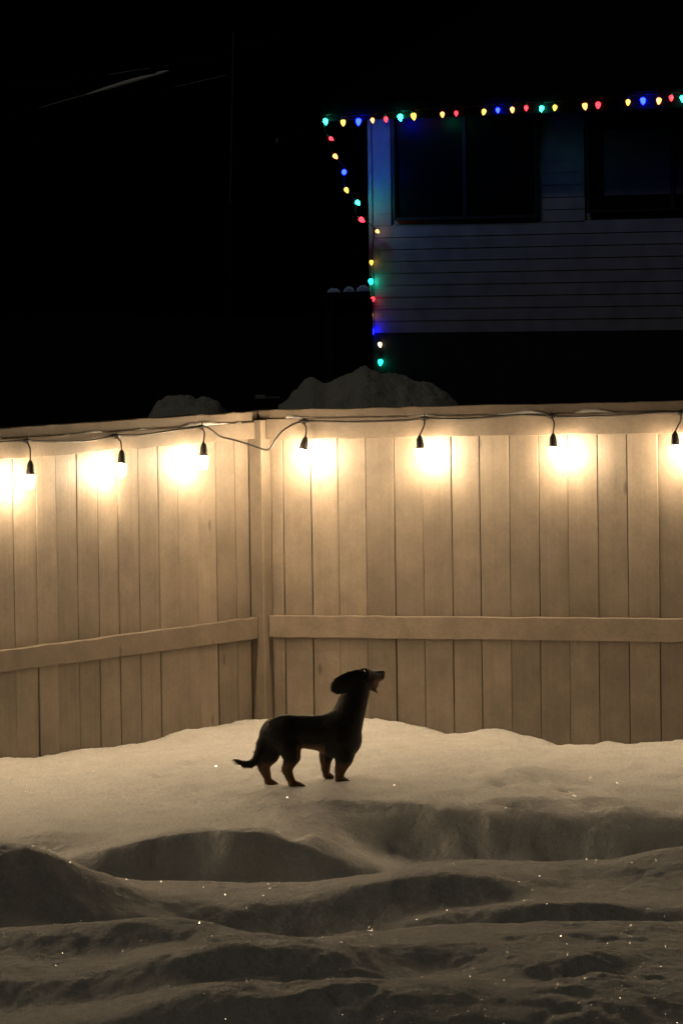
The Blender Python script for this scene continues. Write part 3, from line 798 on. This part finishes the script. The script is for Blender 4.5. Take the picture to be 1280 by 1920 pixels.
# ------------------------------------------------------------------ ploughed snow heaps beyond the fence
def heap(name, label, crest, Yc, half_depth, seed, mat, nx=150, ny=60):
    x0, x1 = crest[0][0], crest[-1][0]; k = Yc/F
    xs = np.linspace(x0-230, x1+230, nx); w = np.linspace(-1, 1, ny)
    V = np.zeros((ny, nx, 3))
    cy = np.interp(xs, [c[0] for c in crest], [c[1] for c in crest])
    # beyond the crest's ends the flanks fall away to the ground
    kk = np.exp(-0.5*(np.arange(-4, 5)/1.6)**2); kk /= kk.sum(); cy = np.convolve(np.pad(cy, 4, mode='edge'), kk, mode='valid')
    cy = cy + np.where(xs < x0, (x0-xs)*2.2, 0) + np.where(xs > x1, (xs-x1)*2.2, 0)
    for i, wy in enumerate(w):
        for j, x in enumerate(xs):
            P = at_depth(x, cy[j], Yc); h = P.z+0.55
            r = 1-abs(wy)**2.6
            V[i, j] = (P.x, Yc+wy*half_depth, -0.55+h*r)
    n = (np.abs(fbm(V[..., 0]*7+seed, V[..., 1]*5, 3, seed))-0.35)*0.022+fbm(V[..., 0]*20, V[..., 1]*14+seed, 3, seed+9)*0.012
    V[..., 2] += n*(1-np.abs(w)[:, None]**2)
    idx = np.arange(nx*ny).reshape(ny, nx)
    Q = np.stack([idx[:-1, :-1], idx[:-1, 1:], idx[1:, 1:], idx[1:, :-1]], -1).reshape(-1, 4)
    o = mesh_obj(name, V.reshape(-1, 3), Q, mat, None, True); tag(o, label, 'snow pile'); return o
heap('snow_heap', 'large lumpy snow heap beyond the fence under the coloured lights', [(520, 768), (545, 744), (562, 724), (585, 709), (604, 722), (625, 717), (660, 702), (688, 690), (720, 704), (770, 713), (810, 721), (838, 738), (858, 762)], 25.5, 1.5, 3, M_pile)
heap('snow_heap', 'small pale snow lump peeking over the left fence', [(279, 790), (286, 764), (296, 752), (330, 750), (350, 742), (370, 746), (402, 749), (418, 759), (425, 784)], 23.6, 1.0, 14, M_pile)

# ------------------------------------------------------------------ the neighbour's house
HY = 36.0
hc = at_depth(697, 300, HY); hc.z = -0.55
hd = dR.copy(); hn = nR.copy()                  # facade runs like the right-hand fence
M_siding = plain('pale_siding', (0.37, 0.36, 0.40), 0.7, noise=0.2, scale=6, bump=0.002)
M_trim = plain('house_trim', (0.38, 0.36, 0.36), 0.6, noise=0.15, scale=8)
M_shaded_base = plain('shaded_base_dark', (0.02, 0.02, 0.02), 0.9, noise=0.3, scale=6)
M_roof = plain('dark_shingle', (0.007, 0.007, 0.008), 0.95, noise=0.4, scale=12, bump=0.01)
M_roof.node_tree.nodes['Principled BSDF'].inputs['Specular IOR Level'].default_value = 0.02
M_asphalt.node_tree.nodes['Principled BSDF'].inputs['Specular IOR Level'].default_value = 0.02
M_glass, _nt, _b = mat_new('dark_glass'); _b.inputs['Base Color'].default_value = (0.006, 0.007, 0.009, 1); _b.inputs['Roughness'].default_value = 0.3; _b.inputs['Specular IOR Level'].default_value = 0.2
M_blind = plain('closed_blind', (0.14, 0.14, 0.17), 0.8, noise=0.1, scale=10)
M_wframe = plain('window_frame_dark', (0.03, 0.03, 0.035), 0.5)
house = thing('house', 'dim house with pale clapboard wall and two dark windows beyond the fence', 'house', hc + hd*2)
def hp(t, o, z):
    p = hc + hd*t + hn*o; return Vector((p.x, p.y, z))
def house_at(px, py, o=0.0):
    P = at_plane(px, py, hc + hn*o, hn); return (P-hc).dot(hd), P.z
HL = 9.0
z_eave = house_at(697, 222)[1]; z_base = house_at(900, 622)[1]
MB().box(hp(0.0, -5.0, -0.55), hd*HL, hn*4.99, Vector((0, 0, z_eave+0.55))).build('wall', M_siding, house)
MB().box(hp(-0.01, -0.009, -0.55), hd*(HL+.02), hn*0.034, Vector((0, 0, z_base+0.55))).build('shaded_base', M_shaded_base, house)  # dark band at the wall's foot, its shade put into the colour
wins = []
for (x0, x1, y0, y1) in ((742, 1004, 222, 408), (1106, 1420, 218, 393)):
    a, zt = house_at(x0, y0); b, _ = house_at(x1, y0); _, zb = house_at(x0, y1); wins.append((a, b, zb, zt))
# clapboards, each its own board; split by the windows
zb = z_base; bh = 0.089
while zb < z_eave-0.02:
    zt = min(zb+bh, z_eave)
    spans = [(0.0, HL)]
    for (a, b, w0, w1) in wins:
        if zt > w0-0.03 and zb < w1+0.03:
            ns = []
            for (s0, s1) in spans:
                if s1 <= a-.05 or s0 >= b+.05: ns.append((s0, s1))
                else:
                    if s0 < a-.05: ns.append((s0, a-.05))
                    if s1 > b+.05: ns.append((b+.05, s1))
            spans = ns
    for (s0, s1) in spans:
        m = MB(); v = []
        for t in (s0, s1):
            for (o, z) in ((0.002, zb), (0.010, zb+0.001), (0.006, zt+0.004), (0.002, zt+0.004)): v.append(hp(t, o, z))
        m.add(v, [[0,4,5,1],[1,5,6,2],[2,6,7,3],[3,7,4,0],[0,1,2,3],[7,6,5,4]])
        m.build('clapboard', M_siding, house)
    zb += bh
MB().box(hp(-0.02, -0.02, z_base), hd*0.03, hn*0.045, Vector((0, 0, z_eave-z_base))).build('corner_board', M_trim, house)
for wi, (a, b, w0, w1) in enumerate(wins):
    fr = MB(); fw = 0.022
    fr.box(hp(a-fw, 0.0, w1), hd*(b-a+2*fw), hn*.03, Vector((0,0,fw))); fr.box(hp(a-fw, 0.0, w0-fw), hd*(b-a+2*fw), hn*.03, Vector((0,0,fw)))
    fr.box(hp(a-fw, 0.0, w0), hd*fw, hn*.03, Vector((0,0,w1-w0))); fr.box(hp(b, 0.0, w0), hd*fw, hn*.03, Vector((0,0,w1-w0)))
    wo = fr.build('window', M_wframe, house)
    mid = (a+b)/2
    MB().box(hp(a+.002, 0.001, w0+.002), hd*(mid-a-.02), hn*.006, Vector((0,0,w1-w0-.004))).build('pane', M_glass, wo)
    MB().box(hp(mid+.016, 0.001, w0+.002), hd*(b-mid-.018), hn*.009, Vector((0,0,w1-w0-.004))).build('pane', M_glass, wo)
    MB().box(hp(mid-.017, 0.001, w0+.002), hd*.032, hn*.02, Vector((0,0,w1-w0-.004))).build('mullion', M_wframe, wo)
    if wi == 1:
        MB().box(hp(a+.12, 0.0075, w0+.10), hd*(b-a-.24), hn*.004, Vector((0,0,w1-w0-.2))).build('blind', M_blind, wo)
OV = 0.34
ta_, za_ = house_at(606, 222, OV)
slope = 0.36
def roof_part(name, o0, o1, z_off, th, mat, parent):
    v = []
    for t in (ta_, HL+.3):
        for (o, dz) in ((o0, 0), (o1, 0), (o1, th), (o0, th)):
            v.append(hp(t, o, za_+z_off+dz+(OV-o)*slope))
    return mesh_obj(name, v, [[0,4,5,1],[1,5,6,2],[2,6,7,3],[3,7,4,0],[0,1,2,3],[7,6,5,4]], mat, parent)
roof = roof_part('roof', -3.0, OV-.02, 0.0, 0.12, M_roof, house)
MB().box(hp(ta_-.01, OV-.018, za_-0.02), hd*(HL+.3-ta_), hn*.02, Vector((0, 0, 0.13))).build('fascia', M_roof, roof)

# coloured lights: eave run, drop to the wall corner, then down the corner
COL = {'g': (0.008, 0.85, 0.48), 'y': (1.0, 0.60, 0.08), 'b': (0.0015, 0.004, 1.0), 'o': (1.0, 0.38, 0.10), 'r': (1.0, 0.03, 0.045), 'w': (1.0, 0.8, 0.5)}
STR = {'g': 34.0, 'y': 2.4, 'b': 75.0, 'o': 3.0, 'r': 4.0, 'w': 4.0}
MC = {k: emit('bulb_'+k, COL[k], STR[k]) for k in COL}
MD = {k: emit('dimmed_bulb_'+k, COL[k], STR[k]*(0.25 if k in 'gb' else 0.8)) for k in COL}  # corner bulbs dimmed to limit their glow on the wall
for k in MC:
    MC[k].node_tree.nodes['Principled BSDF'].inputs['Roughness'].default_value = 0.35
xmas = thing('coloured_light_string', 'multicoloured holiday bulbs along the house eave and down its corner', 'string light', hp(0, .4, za_))
EAVE = [(610,226,'g'),(643,228,'y'),(672,226,'b'),(698,224,'o'),(723,222,'r'),(750,218,'g'),(775,216,'y'),(829,213,'o'),(855,211,'r'),(907,208,'y'),(933,205,'b'),(960,204,'o'),(986,201,'r'),(1015,202,'g'),(1040,200,'y'),(1096,197,'o'),(1121,195,'r'),(1177,190,'y'),(1205,187,'b'),(1235,187,'o'),(1258,182,'r'),(1279,183,'g'),(1305,182,'y'),(1360,178,'b'),(1410,176,'r')]
DROP = [(620,259,'r',.31),(628,292,'o',.28),(645,322,'b',.24),(649,355,'y',.20),(670,379,'g',.16),(677,411,'r',.11),(707,433,'o',.05)]
DOWN = [(697,491,'y'),(696,527,'g'),(700,560,'r'),(696,590,'o'),(698,620,'b'),(713,645,'w'),(714,678,'g')]
CB = [(0.006, 0.020), (0.0175, 0.012), (0.0195, 0.0), (0.015, -0.016), (0.008, -0.028), (0.002, -0.034)]
cpath = []
def cbulb(P, key, axis, dim=False):
    sc = random.uniform(0.72, 1.08)
    v, f = lathe([(r*sc, h*sc) for r, h in CB[::-1]], P, axis, 8)
    o = mesh_obj('bulb', v, f, (MD if dim else MC)[key], xmas, True)
    v, f = lathe([(0.010, 0.017), (0.011, 0.034), (0.006, 0.042)], P, axis, 8)
    mesh_obj('socket', v, f, M_socket, o, True)
    cpath.append(P + axis.normalized()*0.042)
for (x, y, k) in EAVE[::-1]:
    P = at_plane(x, y, hc + hn*(OV+.03), hn); cbulb(P, k, Vector((random.uniform(-.25, .25), random.uniform(-.2, .2), 1)))
for (x, y, k, o) in DROP:
    P = at_plane(x, y, hc + hn*(o+.03), hn); cbulb(P, k, Vector((random.uniform(-.9, .3), random.uniform(0, .9), .6)))
for (x, y, k) in DOWN:
    P = at_plane(x, y, hc + hn*.05, hn) - hd*0.005; cbulb(P, k, Vector((random.uniform(-.5, .5), random.uniform(.0, .8), .8)), True)
MB().tube(smooth_path(cpath, 3), 0.004, 5).build('cable', M_cable, xmas, True)

# ------------------------------------------------------------------ small things in the dark
M_wood_dark = plain('dark_timber', (0.05, 0.04, 0.032), 0.85, noise=0.3, scale=14)
M_white = plain('white_paint', (0.7, 0.68, 0.62), 0.5, noise=0.1, scale=20)
M_galv = plain('galvanised', (0.35, 0.35, 0.33), 0.5, noise=0.15, scale=10)
M_unlit = plain('unlit_black', (0.008, 0.008, 0.008), 0.6)  # black standing for lengths that no light reaches
# snow-dusted rail beside the house corner
P0 = at_depth(606, 549, 35.2); P1 = at_depth(694, 546, 35.5)
rail = thing('porch_rail', 'low dark rail with three patches of snow left of the house corner', 'railing', Vector((P0.x, P0.y, -0.55)))
MB().box(P0 - Vector((0, 0, 0.05)), P1-P0, Vector((0, 0.09, 0)), Vector((0, 0, 0.05))).build('rail', M_wood_dark, rail)
for k in (0.06, 0.9):
    p = P0*(1-k)+P1*k; MB().box((p.x, p.y+.02, -0.55), (0.05, 0, 0), (0, .05, 0), (0, 0, p.z+0.55-0.052)).build('post', M_wood_dark, rail)
for (k0, k1, h) in ((0.08, 0.36, .035), (0.42, 0.66, .042), (0.70, 0.98, .05)):
    n = 14; v = []; f = []
    for i in range(n+1):
        k = k0+(k1-k0)*i/n; p = P0*(1-k)+P1*k; e = math.sin(math.pi*i/n)**.4 if 0 < i < n else 0.05
        hh = h*e*random.uniform(.75, 1.1)
        for (dy, z) in ((0.0, 0), (0.01, hh*.8), (0.05, hh), (0.085, hh*.7), (0.09, 0)): v.append((p.x, p.y+dy, p.z+.002+z))
    for i in range(n):
        for c in range(4): f.append([i*5+c, (i+1)*5+c, (i+1)*5+c+1, i*5+c+1][::-1])
    mesh_obj('snow_patch', v, f, M_pile, rail, True)
# box on a post just past the corner
pb = at_depth(478, 745, 22.6); pe = at_depth(524, 744, 22.6)
bx = thing('utility_box', 'small dark box with a pale lid edge behind the fence corner', 'box', Vector((pb.x, 22.6, -0.55)))
wid = pe.x-pb.x
MB().box((pb.x+.004, 22.603, -0.55), (wid-.012, 0, 0), (0, .10, 0), (0, 0, pb.z+.55-.008)).build('body', M_wood_dark, bx)
MB().box((pb.x, 22.6, pb.z-.007), (wid*.40, 0, 0), (0, .11, 0), (0, 0, .016)).build('lid', M_white, bx)
MB().box((pb.x+wid*.40+.001, 22.6, pb.z-.006), (wid*.6, 0, 0), (0, .11, 0), (0, 0, .006)).build('lid', M_galv, bx)
# thin mast
mt0 = at_depth(438, 60, 44); mt1 = at_depth(432, 384, 44)
mast = thing('metal_mast', 'thin pale metal mast rising into the dark sky', 'mast', Vector((mt1.x, mt1.y, -0.55)))
MB().tube([mt1, mt0], 0.010, 8).build('upper_tube', plain('dull_metal', (0.16, 0.16, 0.15), 0.6), mast)
MB().tube([(mt1.x, mt1.y, -0.55), mt1], 0.012, 8).build('lower_tube', M_unlit, mast)  # lower tube coloured black, as the unlit length
# overhead cables
M_lit_cable = plain('lit_cable', (0.9, 0.92, 0.94), 0.5)  # pale colour stands in for light on the cable
def overhead(label, pix, Y0, Y1, r, bright):
    P = [at_depth(x, y, Y0+(Y1-Y0)*(x-pix[0][0])/(pix[-1][0]-pix[0][0])) for x, y in pix]
    path = smooth_path(P, 8); o = MB().tube(path, r, 6).build('overhead_cable', M_unlit, None, True)
    tag(o, label, 'cable')
    for (a, b, rr, mm) in bright:
        n = len(path)-1; seg = path[int(a*n):int(b*n)+1]
        m = len(seg); MB().tube(seg, [rr*(0.35+0.65*math.sin(math.pi*min(1, max(0, i/(m-1))))) for i in range(m)], 6).build('lit_sleeve', mm, o, True)  # pale sleeves paint the lit stretches onto the dark cable
overhead('thick overhead cable with a painted lit stretch slanting up at the upper left', [(-500, 352), (-200, 275), (0, 222), (130, 186), (250, 152), (330, 128), (500, 72)], 48, 44, 0.004, [(0.42, 0.60, 0.010, M_galv), (0.55, 0.78, 0.03, M_lit_cable), (0.765, 0.83, 0.024, M_lit_cable)])
overhead('faint thin overhead cable above the thick one', [(-500, 225), (0, 166), (150, 147), (250, 132), (400, 108)], 48, 44, 0.004, [(0.6, 0.86, 0.006, M_galv)])
overhead('faint overhead cable running up to the thin mast', [(200, 186), (300, 168), (400, 146), (438, 136)], 46, 44, 0.004, [(0.3, 0.98, 0.0055, M_galv)])
drop = [(434, 285), (475, 272), (520, 258), (565, 243), (608, 228)]
Pd = [at_depth(x, y, 44+(at_depth(608, 228, 36.7).y-44)*(x-434)/174) for x, y in drop]
sv = MB().tube(smooth_path(Pd, 6), 0.003, 5).build('overhead_cable', M_unlit, None, True); tag(sv, 'dark service cable with a small white insulator left of the coloured lights', 'cable')
v, f = lathe([(0.006, -0.035), (0.014, -0.025), (0.016, -0.008), (0.010, 0.0), (0.014, 0.012), (0.006, 0.022)], Pd[2] - Vector((0, 0, 0.02)), n=10)
mesh_obj('insulator', v, f, M_galv, sv, True)
